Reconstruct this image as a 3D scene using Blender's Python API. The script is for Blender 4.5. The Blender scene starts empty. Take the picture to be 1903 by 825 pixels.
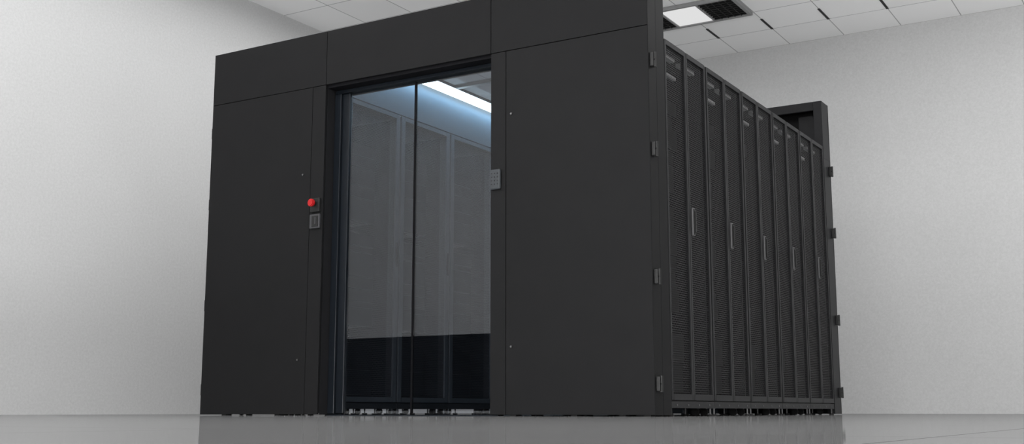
import bpy, bmesh, math, random
from mathutils import Vector, Matrix
random.seed(3)
S=bpy.context.scene
try:
    S.view_settings.view_transform='Standard'; S.view_settings.look='None'
except Exception as e: print(e)
COL=bpy.context.collection

# ---------------------------------------------------------------- materials
def nmat(name):
    m=bpy.data.materials.new(name); m.use_nodes=True
    nt=m.node_tree; nt.nodes.clear()
    out=nt.nodes.new('ShaderNodeOutputMaterial')
    return m,nt,out
def L(nt,a,b): nt.links.new(a,b)
def N(nt,t,**kw):
    n=nt.nodes.new(t)
    for k,v in kw.items(): setattr(n,k,v)
    return n
def metal(name,col,rough=.45,var=.12,scale=30,spec=.5,metallic=0.0,bump=0.0):
    m,nt,out=nmat(name)
    b=N(nt,'ShaderNodeBsdfPrincipled')
    tc=N(nt,'ShaderNodeTexCoord'); ns=N(nt,'ShaderNodeTexNoise'); ns.inputs['Scale'].default_value=scale; ns.inputs['Detail'].default_value=6
    L(nt,tc.outputs['Object'],ns.inputs['Vector'])
    cr=N(nt,'ShaderNodeValToRGB')
    c0=[c*(1-var) for c in col]; c1=[c*(1+var) for c in col]
    cr.color_ramp.elements[0].position=.3; cr.color_ramp.elements[1].position=.7
    cr.color_ramp.elements[0].color=(*c0,1); cr.color_ramp.elements[1].color=(*c1,1)
    L(nt,ns.outputs['Fac'],cr.inputs['Fac']); L(nt,cr.outputs['Color'],b.inputs['Base Color'])
    b.inputs['Roughness'].default_value=rough; b.inputs['Specular IOR Level'].default_value=spec; b.inputs['Metallic'].default_value=metallic
    if bump:
        bp=N(nt,'ShaderNodeBump'); bp.inputs['Strength'].default_value=bump; bp.inputs['Distance'].default_value=.002
        L(nt,ns.outputs['Fac'],bp.inputs['Height']); L(nt,bp.outputs['Normal'],b.inputs['Normal'])
    L(nt,b.outputs['BSDF'],out.inputs['Surface'])
    return m
def emis(name,col,st):
    m,nt,out=nmat(name); e=N(nt,'ShaderNodeEmission'); e.inputs['Color'].default_value=(*col,1); e.inputs['Strength'].default_value=st
    L(nt,e.outputs[0],out.inputs['Surface']); return m

M={}
M['panel']=metal('powder_coated_panel',(.0098,.0098,.0102),.5,.05,6,.082)
M['frame']=metal('dark_steel_frame',(.013,.013,.014),.42,.08,20,.13)
M['rackframe']=metal('rack_steel',(.015,.015,.016),.4,.08,20,.15)
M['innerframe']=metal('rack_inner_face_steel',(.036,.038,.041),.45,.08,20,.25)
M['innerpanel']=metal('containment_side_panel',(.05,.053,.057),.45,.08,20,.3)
M['black']=metal('black_void_paint',(.004,.004,.005),.6,.1,20,.08)
M['door_frame']=metal('black_door_profile',(.006,.008,.011),.3,.1,20,.25)
M['handle']=metal('handle_satin',(.07,.07,.072),.35,.08,60,.4)
M['hinge']=metal('hinge_dark',(.018,.018,.018),.4,.1,60,.25)
M['equip']=metal('equipment_face',(.008,.008,.009),.5,.4,14,.2)
M['tray']=metal('cable_tray_grey',(.36,.36,.36),.5,.1,40,.4)
M['red']=metal('red_plastic',(.36,.008,.010),.4,.06,60,.3)
M['greyplastic']=metal('grey_plastic',(.040,.040,.043),.45,.06,60,.3)
M['keypad']=metal('keypad_plastic',(.036,.040,.044),.45,.06,60,.25)
M['darkplastic']=metal('dark_plastic',(.014,.014,.014),.5,.06,60,.2)
M['screw']=metal('lock_chrome',(.18,.18,.18),.35,.05,60,.5,.8)
M['rubber']=metal('caster_rubber',(.012,.012,.012),.6,.1,60,.2)
M['fixframe']=metal('fixture_frame_grey',(.24,.24,.24),.5,.05,20,.3)
M['louver']=metal('louver_black',(.012,.012,.012),.5,.1,20,.2)
M['led']=emis('aisle_led',(.72,.92,1.0),7)
M['lamp']=emis('ceiling_lamp_diffuser',(1,1,1),.74)
M['reflection_board']=metal('reflection_board_charcoal',(.024,.026,.030),.7,.1,8,.2)

def wallmat(name,base,grain=.08):
    m,nt,out=nmat(name)
    b=N(nt,'ShaderNodeBsdfPrincipled'); b.inputs['Roughness'].default_value=.85; b.inputs['Specular IOR Level'].default_value=.15
    tc=N(nt,'ShaderNodeTexCoord')
    n1=N(nt,'ShaderNodeTexNoise'); n1.inputs['Scale'].default_value=48; n1.inputs['Detail'].default_value=8; n1.inputs['Roughness'].default_value=.8
    n2=N(nt,'ShaderNodeTexNoise'); n2.inputs['Scale'].default_value=.6; n2.inputs['Detail'].default_value=3
    L(nt,tc.outputs['Object'],n1.inputs['Vector']); L(nt,tc.outputs['Object'],n2.inputs['Vector'])
    r1=N(nt,'ShaderNodeMapRange'); r1.inputs['From Min'].default_value=.35; r1.inputs['From Max'].default_value=.65; r1.inputs['To Min'].default_value=1-grain; r1.inputs['To Max'].default_value=1+grain
    r2=N(nt,'ShaderNodeMapRange'); r2.inputs['From Min'].default_value=.3; r2.inputs['From Max'].default_value=.7; r2.inputs['To Min'].default_value=.97; r2.inputs['To Max'].default_value=1.03
    L(nt,n1.outputs['Fac'],r1.inputs['Value']); L(nt,n2.outputs['Fac'],r2.inputs['Value'])
    mu=N(nt,'ShaderNodeMath',operation='MULTIPLY'); L(nt,r1.outputs[0],mu.inputs[0]); L(nt,r2.outputs[0],mu.inputs[1])
    vm=N(nt,'ShaderNodeVectorMath',operation='SCALE'); vm.inputs[0].default_value=base; L(nt,mu.outputs[0],vm.inputs['Scale'])
    L(nt,vm.outputs[0],b.inputs['Base Color'])
    bp=N(nt,'ShaderNodeBump'); bp.inputs['Strength'].default_value=.15; bp.inputs['Distance'].default_value=.002
    L(nt,n1.outputs['Fac'],bp.inputs['Height']); L(nt,bp.outputs['Normal'],b.inputs['Normal'])
    L(nt,b.outputs[0],out.inputs['Surface']); return m
M['wall']=wallmat('painted_wall',(.51,.51,.51))

def gridmask(nt,tc,sx,ox,sy,oy,w,cell=False):
    sep=N(nt,'ShaderNodeSeparateXYZ'); L(nt,tc,sep.inputs[0])
    outs=[];fl=[]
    for ax,s,o in (('X',sx,ox),('Y',sy,oy)):
        a=N(nt,'ShaderNodeMath',operation='SUBTRACT'); L(nt,sep.outputs[ax],a.inputs[0]); a.inputs[1].default_value=o-w/2
        d=N(nt,'ShaderNodeMath',operation='DIVIDE'); L(nt,a.outputs[0],d.inputs[0]); d.inputs[1].default_value=s
        f=N(nt,'ShaderNodeMath',operation='FRACT'); L(nt,d.outputs[0],f.inputs[0])
        l=N(nt,'ShaderNodeMath',operation='LESS_THAN'); L(nt,f.outputs[0],l.inputs[0]); l.inputs[1].default_value=w/s
        outs.append(l.outputs[0])
        g=N(nt,'ShaderNodeMath',operation='FLOOR'); L(nt,d.outputs[0],g.inputs[0]); fl.append(g.outputs[0])
    mx=N(nt,'ShaderNodeMath',operation='MAXIMUM'); L(nt,outs[0],mx.inputs[0]); L(nt,outs[1],mx.inputs[1])
    cb=N(nt,'ShaderNodeCombineXYZ'); L(nt,fl[0],cb.inputs[0]); L(nt,fl[1],cb.inputs[1])
    wn=N(nt,'ShaderNodeTexWhiteNoise',noise_dimensions='3D'); L(nt,cb.outputs[0],wn.inputs['Vector'])
    return mx.outputs[0],wn.outputs['Value']
# ceiling
m,nt,out=nmat('ceiling_tiles'); b=N(nt,'ShaderNodeBsdfPrincipled'); b.inputs['Roughness'].default_value=.9; b.inputs['Specular IOR Level'].default_value=.1
tc=N(nt,'ShaderNodeTexCoord'); mask,rnd=gridmask(nt,tc.outputs['Object'],.6,-1.695,.6,6.3,.010)
mr=N(nt,'ShaderNodeMapRange'); mr.inputs['To Min'].default_value=.86; mr.inputs['To Max'].default_value=.91; L(nt,rnd,mr.inputs['Value'])
mm=N(nt,'ShaderNodeMix',data_type='RGBA'); L(nt,mask,mm.inputs['Factor']); L(nt,mr.outputs[0],mm.inputs['A']); mm.inputs['B'].default_value=(.42,.42,.42,1)
L(nt,mm.outputs['Result'],b.inputs['Base Color']); L(nt,b.outputs[0],out.inputs['Surface']); M['ceiling']=m
# floor
m,nt,out=nmat('polished_floor'); tc=N(nt,'ShaderNodeTexCoord'); mask,rnd=gridmask(nt,tc.outputs['Object'],1.2,-.135,1.2,-4.25,.004)
mr=N(nt,'ShaderNodeMapRange'); mr.inputs['To Min'].default_value=.17; mr.inputs['To Max'].default_value=.185; L(nt,rnd,mr.inputs['Value'])
mm=N(nt,'ShaderNodeMix',data_type='RGBA'); L(nt,mask,mm.inputs['Factor']); L(nt,mr.outputs[0],mm.inputs['A']); mm.inputs['B'].default_value=(.04,.04,.04,1)
df=N(nt,'ShaderNodeBsdfDiffuse'); L(nt,mm.outputs['Result'],df.inputs['Color'])
gl=N(nt,'ShaderNodeBsdfGlossy'); gl.inputs['Roughness'].default_value=.04; gl.inputs['Color'].default_value=(.82,.82,.82,1)
ns=N(nt,'ShaderNodeTexNoise'); ns.inputs['Scale'].default_value=60; ns.inputs['Detail'].default_value=5; L(nt,tc.outputs['Object'],ns.inputs['Vector'])
bp=N(nt,'ShaderNodeBump'); bp.inputs['Strength'].default_value=.02; bp.inputs['Distance'].default_value=.001; L(nt,ns.outputs['Fac'],bp.inputs['Height']); L(nt,bp.outputs['Normal'],gl.inputs['Normal'])
fm_=N(nt,'ShaderNodeMath',operation='MULTIPLY_ADD'); L(nt,mask,fm_.inputs[0]); fm_.inputs[1].default_value=-.35; fm_.inputs[2].default_value=.64
mx=N(nt,'ShaderNodeMixShader'); L(nt,fm_.outputs[0],mx.inputs[0]); L(nt,df.outputs[0],mx.inputs[1]); L(nt,gl.outputs[0],mx.inputs[2]); L(nt,mx.outputs[0],out.inputs['Surface']); M['floor']=m
# glass : thin sheet, view angle reflectance, works from both sides
def glassmat(name,tint,f0,gz=1.0):
    m,nt,out=nmat(name); tr=N(nt,'ShaderNodeBsdfTransparent'); tr.inputs[0].default_value=(*tint,1)
    g=N(nt,'ShaderNodeBsdfGlossy'); g.inputs['Roughness'].default_value=0.0; g.inputs['Color'].default_value=(.96,.98,1,1)
    lw=N(nt,'ShaderNodeLayerWeight'); lw.inputs['Blend'].default_value=.5
    p=N(nt,'ShaderNodeMath',operation='POWER'); L(nt,lw.outputs['Facing'],p.inputs[0]); p.inputs[1].default_value=5
    q=N(nt,'ShaderNodeMath',operation='MULTIPLY_ADD'); L(nt,p.outputs[0],q.inputs[0]); q.inputs[1].default_value=(1-f0)*gz; q.inputs[2].default_value=f0
    mx=N(nt,'ShaderNodeMixShader'); L(nt,q.outputs[0],mx.inputs[0]); L(nt,tr.outputs[0],mx.inputs[1]); L(nt,g.outputs[0],mx.inputs[2]); L(nt,mx.outputs[0],out.inputs['Surface']); return m
M['glass']=glassmat('door_glass',(.87,.89,.92),.038)
M['roofglass']=glassmat('roof_polycarbonate',(.6,.63,.66),.004,.06)
# perforated sheet
def perfmat(name,pitch,col):
    m,nt,out=nmat(name); tc=N(nt,'ShaderNodeTexCoord'); sep=N(nt,'ShaderNodeSeparateXYZ'); L(nt,tc.outputs['Object'],sep.inputs[0])
    def cell(off):
        ds=[]
        for ax,per,o in (('Y',1.0,off*.5),('Z',math.sqrt(3),off*math.sqrt(3)/2)):
            a=N(nt,'ShaderNodeMath',operation='MULTIPLY_ADD'); L(nt,sep.outputs[ax],a.inputs[0]); a.inputs[1].default_value=1/pitch/per; a.inputs[2].default_value=o/per+100
            f=N(nt,'ShaderNodeMath',operation='FRACT'); L(nt,a.outputs[0],f.inputs[0])
            s=N(nt,'ShaderNodeMath',operation='MULTIPLY_ADD'); L(nt,f.outputs[0],s.inputs[0]); s.inputs[1].default_value=per; s.inputs[2].default_value=-.5*per
            q=N(nt,'ShaderNodeMath',operation='MULTIPLY'); L(nt,s.outputs[0],q.inputs[0]); L(nt,s.outputs[0],q.inputs[1]); ds.append(q.outputs[0])
        ad=N(nt,'ShaderNodeMath',operation='ADD'); L(nt,ds[0],ad.inputs[0]); L(nt,ds[1],ad.inputs[1]); return ad.outputs[0]
    mn=N(nt,'ShaderNodeMath',operation='MINIMUM'); L(nt,cell(0),mn.inputs[0]); L(nt,cell(1),mn.inputs[1])
    lt=N(nt,'ShaderNodeMath',operation='LESS_THAN'); L(nt,mn.outputs[0],lt.inputs[0]); lt.inputs[1].default_value=.38**2
    b=N(nt,'ShaderNodeBsdfPrincipled'); b.inputs['Base Color'].default_value=(*col,1); b.inputs['Roughness'].default_value=.4; b.inputs['Specular IOR Level'].default_value=.2
    tr=N(nt,'ShaderNodeBsdfTransparent'); mx=N(nt,'ShaderNodeMixShader'); L(nt,lt.outputs[0],mx.inputs[0]); L(nt,b.outputs[0],mx.inputs[1]); L(nt,tr.outputs[0],mx.inputs[2]); L(nt,mx.outputs[0],out.inputs['Surface']); return m
M['perf']=perfmat('perforated_steel',.015,(.015,.015,.016))
M['perf_in']=perfmat('perforated_steel_inner',.015,(.022,.023,.025))

# ---------------------------------------------------------------- mesh builder
class MB:
    def __init__(s): s.bm=bmesh.new(); s.mats=[]
    def mi(s,k):
        if k not in s.mats: s.mats.append(k)
        return s.mats.index(k)
    def box(s,x0,x1,y0,y1,z0,z1,mat,bev=0):
        r=bmesh.ops.create_cube(s.bm,size=1); vs=r['verts']
        bmesh.ops.scale(s.bm,vec=(x1-x0,y1-y0,z1-z0),verts=vs)
        bmesh.ops.translate(s.bm,vec=((x0+x1)/2,(y0+y1)/2,(z0+z1)/2),verts=vs)
        fs=set(f for v in vs for f in v.link_faces); i=s.mi(mat)
        for f in fs: f.material_index=i
        if bev:
            es=list(set(e for v in vs for e in v.link_edges))
            r=bmesh.ops.bevel(s.bm,geom=es,offset=bev,segments=2,affect='EDGES',profile=.5)
            for f in r['faces']: f.material_index=i
    def cyl(s,c,axis,r,h,mat,seg=20,r2=None,bev=0):
        R={'Z':Matrix.Identity(4),'X':Matrix.Rotation(math.pi/2,4,'Y'),'Y':Matrix.Rotation(math.pi/2,4,'X')}[axis]
        q=bmesh.ops.create_cone(s.bm,cap_ends=True,segments=seg,radius1=r,radius2=r if r2 is None else r2,depth=h,matrix=Matrix.Translation(c)@R)
        i=s.mi(mat); fs=set(f for v in q['verts'] for f in v.link_faces)
        for f in fs: f.material_index=i; 
        if bev:
            es=[e for e in set(e for v in q['verts'] for e in v.link_edges) if any(len(f.verts)>4 for f in e.link_faces)]
            r=bmesh.ops.bevel(s.bm,geom=es,offset=bev,segments=2,affect='EDGES')
            for f in r['faces']: f.material_index=i
    def mesh(s,name):
        me=bpy.data.meshes.new(name); s.bm.to_mesh(me); s.bm.free()
        for k in s.mats: me.materials.append(M[k])
        return me
def obj(name,me,parent=None,loc=(0,0,0)):
    o=bpy.data.objects.new(name,me); COL.objects.link(o); o.location=loc
    if parent: o.parent=parent
    return o
def empty(name,loc=(0,0,0)):
    o=bpy.data.objects.new(name,None); COL.objects.link(o); o.location=loc; o.empty_display_size=.2; return o

# ---------------------------------------------------------------- dimensions
W=3.42; HT=2.58; H2=2.20; T=.225; YR=.229; PW=.652; YF=YR+5*PW; YE=3.685
A,B,C,E=2.479,2.365,1.053,.944; HR=2.19; D=1.03
ROOM=dict(x0=-5.27,x1=6.0,y0=-11.0,y1=6.3,z=4.05)

# ---------------------------------------------------------------- room
def slab(name,x0,x1,y0,y1,z0,z1,mat):
    b=MB(); b.box(x0,x1,y0,y1,z0,z1,mat); return obj(name,b.mesh(name))
R=ROOM
slab('floor',R['x0']-.1,R['x1']+.1,R['y0']-.1,R['y1']+.1,-.1,0,'floor')
slab('ceiling',R['x0']-.1,R['x1']+.1,R['y0']-.1,R['y1']+.1,R['z'],R['z']+.1,'ceiling')
slab('wall_left',R['x0']-.1,R['x0'],R['y0'],R['y1'],0,R['z'],'wall')
slab('wall_back',R['x0']-.1,R['x1']+.1,R['y1'],R['y1']+.1,0,R['z'],'wall')
slab('wall_right',R['x1'],R['x1']+.1,R['y0'],R['y1'],0,R['z'],'wall')
slab('wall_front',R['x0']-.1,R['x1']+.1,R['y0']-.1,R['y0'],0,R['z'],'wall')

# ceiling fixtures
def fixture(loc):
    b=MB(); z1=0; z0=-.035
    w,h=1.19,.59; r=.035
    b.box(-w/2,w/2,-h/2,-h/2+r,z0,z1,'fixframe',.004); b.box(-w/2,w/2,h/2-r,h/2,z0,z1,'fixframe',.004)
    b.box(-w/2,-w/2+r,-h/2+r,h/2-r,z0,z1,'fixframe'); b.box(w/2-r,w/2,-h/2+r,h/2-r,z0,z1,'fixframe')
    for sx in(-1,1):
        x=sx*.2; b.box(x-.01,x+.01,-h/2+r,h/2-r,z0,z1,'fixframe')
        xa,xb=(.21,w/2-r) if sx>0 else (-w/2+r,-.21)
        b.box(xa,xb,-h/2+r,h/2-r,-.006,0,'louver')
        for k in range(9):
            y=-h/2+r+(k+.5)*(h-2*r)/9; b.box(xa,xb,y-.004,y+.004,-.03,-.006,'louver')
        for k in range(1,5):
            x=xa+(xb-xa)*k/5; b.box(x-.003,x+.003,-h/2+r,h/2-r,-.03,-.006,'louver')
    b.box(-.19,.19,-h/2+r,h/2-r,-.022,-.002,'lamp')
    return b.mesh('ceiling_light_fixture')
fm=fixture(None)
for i,(x,y) in enumerate([(-1.695,4.8),(-1.695,-1.2),(1.905,-2.4),(3.7,4.8),(1.905,-6)]):
    obj('ceiling_light_fixture',fm,None,(x,y,R['z']-.001))
b=MB()
for k in range(0,10):
    x=-1.695+.6*k; b.box(x-.012,x+.012,5.34,5.70,R['z']-.006,R['z']-.0005,'louver')
obj('ceiling_air_slots',b.mesh('ceiling_air_slots'))

# low partition added out of view for the dark lower reflection in the glass
b=MB(); b.box(R['x0']+.05,-2.4,-3.06,-3.0,.03,.725,'reflection_board',.004)
b.box(R['x0']+.05,-2.4,-3.065,-2.995,.725,.74,'frame')
for x in (-5.0,-3.8,-2.6): b.box(x-.03,x+.03,-3.2,-2.86,0,.03,'frame')
obj('added_reflection_board',b.mesh('added_reflection_board'))

# ---------------------------------------------------------------- enclosure
enc=empty('aisle_containment_enclosure')
g=.002
b=MB()
z0=.006
def plate(x0,x1,za,zb,mat='panel'): b.box(x0+g,x1-g,0,.018,za+g,zb-g,mat,.0015)
plate(-W,-A,z0,H2); plate(-A,-B,z0,H2); plate(-C,-E,z0,H2); plate(-E,0,z0,H2)
plate(-W,-B,H2,HT); plate(-B,-C,H2,HT); plate(-C,0,H2,HT)
obj('front_panels',b.mesh('front_panels'),enc)
b=MB()
b.box(-W+.004,-B,.0185,T,z0+.01,H2,'black'); b.box(-C,-.004,.0185,T,z0+.01,H2,'black')
b.box(-W+.004,-.004,.0185,T,H2,HT-.003,'black')
b.box(-B,-C,.02,T,H2-.02,H2,'black')
b.box(-B-.001,-B+.002,.0185,T,z0,H2-.021,'frame'); b.box(-C-.002,-C+.001,.0185,T,z0,H2-.021,'frame')
for x in(-3.2,-2.72,-.9,-.5,-.2,-.05): b.box(x-.02,x+.02,.01,.06,0,z0+.012,'rubber')
b.box(-.004,0,.0025,.11,z0,HT-.002,'panel'); b.box(-.004,0,.1125,T,z0,HT-.002,'panel')
b.box(-W,-W+.004,.0025,T,z0,HT-.002,'panel')
obj('front_carcass',b.mesh('front_carcass'),enc)
# hinges
b=MB()
for z in (.175,.76,1.48,2.0):
    for (xs,s) in ((0,1),(-W,-1)):
        for (ya,yb) in ((.018,.062),(YE-.062,YE-.018)):
            xa,xb=(xs,xs+.022) if s>0 else (xs-.022,xs)
            b.box(xa,xb,ya,yb,z-.04,z+.04,'hinge',.004)
            xm=xs+s*.024
            b.cyl((xm,(ya+yb)/2,z),'Z',.008,.088,'hinge',12)
            b.box(min(xm,xs),max(xm,xs)+.002,ya+.005,yb-.005,z-.003,z+.003,'black')
obj('hinges',b.mesh('hinges'),enc)
# locks
b=MB()
for x,z in ((-2.545,1.60),(-2.545,.36),(-.905,1.80),(-.905,.40)):
    b.cyl((x,-.002,z),'Y',.009,.006,'darkplastic',20); b.cyl((x,-.005,z),'Y',.006,.006,'screw',16,bev=.001)
obj('panel_locks',b.mesh('panel_locks'),enc)
# rear end: panels, posts, hollow header
b=MB()
y0,y1=YF+.003,YE
b.box(-W,0,y1-.02,y1,z0,HT,'panel')
for xa,xb in((-.07,0),(-W,-W+.07)):
    b.box(xa,xb,y0,y1-.02,HR-.1,HT,'frame',.003)
b.box(-.06,0,y0,y1-.02,z0,HR-.1,'frame'); b.box(-W,-W+.06,y0,y1-.02,z0,HR-.1,'frame')
b.box(-D,-.06,y0+.05,y1-.02,z0+.03,HR-.1,'black'); b.box(-W+.06,-W+D,y0+.05,y1-.02,z0+.03,HR-.1,'black')
b.box(-W+.07,-.07,y0,y0+.03,HT-.075,HT,'frame',.003)
b.box(-W+.07,-.07,y0+.03,y1-.02,HT-.02,HT,'frame')
b.box(-.22,-.07,y0+.08,y0+.10,HR,HT-.1,'frame')
obj('rear_end',b.mesh('rear_end'),enc)
# containment side panels above the racks + roof frame
b=MB()
xa,xb=-W+D,-D
RZ=2.555
for x0,x1 in((xa-.03,xa),(xb,xb+.03)):
    b.box(x0,x1,T,YF,HR+.004,RZ,'innerpanel')
for k in range(6):
    y=T+k*(YF-T)/5; b.box(xa,xb,max(T,y-.02),min(YF,y+.02),RZ-.01,RZ+.02,'frame')
b.box(xa,xa+.04,T,YF,RZ-.01,RZ+.02,'frame'); b.box(xb-.04,xb,T,YF,RZ-.01,RZ+.02,'frame')
obj('roof_frame',b.mesh('roof_frame'),enc)
b=MB(); b.box(xa+.04,xb-.04,T+.02,YF-.02,RZ+.002,RZ+.006,'roofglass'); obj('roof_glass',b.mesh('roof_glass'),enc)
# light strip on the left, plus an unseen one added to light the racks
def strip(x,s):
    b=MB()
    xs=sorted((x+s*.002,x+s*.05)); b.box(xs[0],xs[1],T+.05,YF-.05,RZ-.025,RZ-.011,'frame')
    xs=sorted((x+s*.012,x+s*.062)); b.box(xs[0],xs[1],T+.06,YF-.06,RZ-.068,RZ-.014,'led',.004)
    obj('aisle_light_strip',b.mesh('aisle_light_strip'))
strip(xa,1); strip(xb,-1)

# ---------------------------------------------------------------- sliding glass door
dr=empty('sliding_glass_door')
b=MB(); yg=.13; mid=(-B-C)/2; DT=H2-.045
b.box(-B+.002,-C-.002,.10,.19,DT,H2-.021,'door_frame',.002)
b.box(-B+.002,-B+.055,.095,.205,.012,DT-.002,'door_frame',.003)
b.box(-B+.055,-B+.115,.115,.145,.014,DT-.002,'door_frame',.003)
b.box(-C-.03,-C-.002,.115,.145,.014,DT-.002,'door_frame',.002)
b.box(mid-.007,mid-.001,yg-.008,yg+.008,.014,DT-.002,'black'); b.box(mid+.001,mid+.005,yg-.008,yg+.008,.014,DT-.002,'black')
b.box(-B+.002,-C-.002,.10,.16,0,.007,'door_frame')
obj('door_rails',b.mesh('door_rails'),dr)
b=MB(); b.box(-B+.115,mid-.007,yg-.004,yg+.004,.012,DT,'glass'); b.box(mid+.005,-C-.03,yg-.004,yg+.004,.012,DT,'glass')
obj('glass_leaves',b.mesh('glass_leaves'),dr)

# ---------------------------------------------------------------- devices
def wallbox(b,x0,x1,z0,z1,d,mat,bev=.004): b.box(x0,x1,-d,0,z0,z1,mat,bev)
cxp=-(A+B)/2
b=MB(); wallbox(b,cxp-.038,cxp+.042,1.332,1.425,.02,'darkplastic',.004)
b.cyl((cxp,-.03,1.39),'Y',.017,.02,'darkplastic',24); b.cyl((cxp,-.05,1.39),'Y',.026,.026,'red',32,bev=.006)
obj('emergency_stop_button',b.mesh('emergency_stop_button'))
b=MB(); wallbox(b,cxp-.042,cxp+.044,1.222,1.318,.018,'greyplastic',.005)
b.box(cxp-.018,cxp+.034,-.024,-.017,1.235,1.305,'darkplastic',.002); b.box(cxp+.012,cxp+.02,-.028,-.02,1.25,1.295,'greyplastic',.001)
obj('door_release_switch',b.mesh('door_release_switch'))
b=MB(); kx=-(C+E)/2-.012; kz=1.405
wallbox(b,kx-.036,kx+.036,kz-.062,kz+.062,.02,'keypad',.008)
for r_ in range(4):
    for c_ in range(3): b.box(kx-.024+c_*.02,kx-.018+c_*.02,-.0215,-.019,kz+.032-r_*.022,kz+.038-r_*.022,'darkplastic')
obj('access_keypad',b.mesh('access_keypad'))

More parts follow.
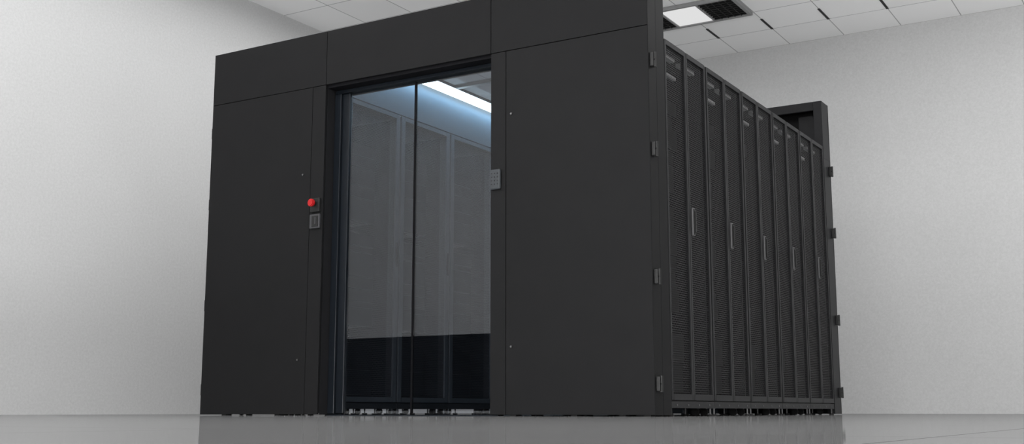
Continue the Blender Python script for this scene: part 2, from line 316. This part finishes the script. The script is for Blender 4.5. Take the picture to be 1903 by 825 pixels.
# ---------------------------------------------------------------- racks
def rack_meshes():
    w=PW-.002
    b=MB()
    zb=.08
    fx=-.03
    bx=-D+.03
    for y0,y1 in((0,.03),(w-.03,w)):
        b.box(fx-.05,fx,y0,y1,zb,HR,'rackframe'); b.box(bx,bx+.05,y0,y1,zb,HR,'innerframe')
        b.box(bx+.05,fx-.05,y0 if y0==0 else w-.004,.004 if y0==0 else w,zb,HR,'rackframe')
    b.box(bx,fx,0,w,HR-.03,HR,'rackframe'); b.box(bx,fx,0,w,zb,zb+.03,'rackframe')
    b.box(-.03,-.004,0,w,.045,zb+.004,'rackframe',.002); b.box(-D+.004,-D+.03,0,w,.045,zb+.004,'rackframe',.002)
    for k in range(4):
        y=.08+k*(w-.16)/3; b.cyl((-.003,y,.063),'X',.006,.004,'handle',10)
    random.seed(5)
    z=zb+.06
    while z<HR-.28:
        h=random.choice([.044,.088,.088,.132,.176]); x=-.16-random.random()*.05
        if random.random()<.85: b.box(-.85,x,.07,w-.07,z+.002,z+h-.002,'equip')
        z+=h
    b.box(-.07,-.05,.05,w*.5-.04,HR-.185,HR-.165,'tray'); 
    b.box(-.08,-.05,.06,w*.42,HR-.075,HR-.055,'tray'); b.box(-.08,-.05,w*.55,w*.9,HR-.075,HR-.055,'tray')
    car=b.mesh('rack_carcass')
    b=MB()
    for x in(-.10,-D+.10):
        for y in(.07,w-.07):
            b.cyl((x,y,.025),'Y',.025,.022,'rubber',20,bev=.004); b.box(x-.02,x+.02,y-.016,y+.016,.042,.078,'rackframe')
            b.cyl((x+.055*(1 if x<-.5 else -1)+(0),y-.02,.006),'Z',.022,.012,'rubber',16); b.cyl((x+.055*(1 if x<-.5 else -1),y-.02,.045),'Z',.006,.07,'handle',10)
    for y in (.03,w-.03):
        b.cyl((-.02,y,.005),'Z',.018,.010,'rubber',16); b.cyl((-.02,y,.03),'Z',.006,.04,'handle',10)
        b.cyl((-D+.02,y,.005),'Z',.018,.010,'rubber',16); b.cyl((-D+.02,y,.03),'Z',.006,.04,'handle',10)
    feet=b.mesh('rack_feet')
    b=MB(); pm=MB()
    def leaf(xo,xi,y0,y1,st,z0=.09,z1=HR-.004,mt='rackframe',pt='perf'):
        a,c=min(xo,xi),max(xo,xi)
        b.box(a,c,y0,y0+st,z0,z1,mt,.003); b.box(a,c,y1-st,y1,z0,z1,mt,.003)
        b.box(a,c,y0+st,y1-st,z1-.03,z1,mt); b.box(a,c,y0+st,y1-st,z0,z0+.035,mt)
        xm=xo+(xi-xo)*.45
        v=[pm.bm.verts.new((xm,y,z)) for y,z in((y0+st,z0+.035),(y1-st,z0+.035),(y1-st,z1-.03),(y0+st,z1-.03))]
        f=pm.bm.faces.new(v); f.material_index=pm.mi(pt)
    leaf(0,-.026,.008,w/2-.0015,.022); leaf(0,-.026,w/2+.0015,w-.008,.022)
    leaf(-D,-D+.026,.008,w-.008,.045,mt='innerframe',pt='perf_in')
    hy=w/2+.028+.03; hz=1.147
    b.box(-.012,.008,hy-.017,hy+.017,hz-.086,hz+.086,'handle',.008)
    b.box(.006,.0105,hy-.012,hy+.012,hz-.078,hz+.078,'darkplastic',.002)
    b.box(.008,.020,hy-.005,hy+.005,hz-.065,hz+.065,'hinge',.003)
    b.box(-D-.010,-D+.012,.06-.05,.06-.02,hz-.09,hz+.09,'rackframe',.006)
    doors=b.mesh('rack_doors'); perf=pm.mesh('rack_perforated_sheets')
    return car,feet,doors,perf
rm=rack_meshes()
for row in(0,1):
    for k in range(5):
        if row==0: e=empty('server_rack',(0,YR+k*PW,0))
        else:
            e=empty('server_rack',(-W,YR+(k+1)*PW,0)); e.rotation_euler=(0,0,math.pi)
        for n,me in zip(('carcass','feet','doors','perforated_sheets'),rm): obj(n,me,e)

# ---------------------------------------------------------------- lights
def area(name,loc,rot,sx,sy,p,col=(1,1,1)):
    l=bpy.data.lights.new(name,'AREA'); l.shape='RECTANGLE'; l.size=sx; l.size_y=sy; l.energy=p; l.color=col
    o=bpy.data.objects.new(name,l); COL.objects.link(o); o.location=loc; o.rotation_euler=rot; return o
area('ceiling_lamp_front',(0,-4.5,4.0),(0,0,0),8,5,250)
area('ceiling_lamp_rear',(0.5,3.0,4.0),(0,0,0),8,4,130)
area('ceiling_lamp_left',(-4.0,0.5,3.95),(0,0,0),1.2,6,60)
area('added_front_upfill',(1,-8.5,.4),(math.radians(150),0,0),8,2,860)  # unseen area light added to brighten the ceiling from below
area('added_side_upfill',(4.6,2.0,.5),(math.radians(180),0,0),2,5,110)  # second added uplight, kept out of view, lifts the ceiling tone
area('aisle_strip_and_fill_lamp',(xa+.08,(T+YF)/2,2.48),(0,math.radians(10),0),.05,3.1,14,(.33,.67,1))
area('aisle_strip_and_fill_lamp',(xb-.08,(T+YF)/2,2.48),(0,math.radians(-82),0),.05,3.1,30,(.33,.67,1))  # unseen right-hand lamp, added to brighten the left rack row

w=bpy.data.worlds.new('world'); S.world=w; w.use_nodes=True
w.node_tree.nodes['Background'].inputs[0].default_value=(.5,.5,.5,1); w.node_tree.nodes['Background'].inputs[1].default_value=.3

cam=bpy.data.cameras.new('camera'); co=bpy.data.objects.new('camera',cam); COL.objects.link(co)
co.location=(2.5542,-5.7267,.0319); co.rotation_euler=(math.pi/2+.1638,0,.5428)
cam.sensor_fit='HORIZONTAL'; cam.sensor_width=36; cam.lens=2120.18/1903*36; cam.clip_start=.01
S.camera=co
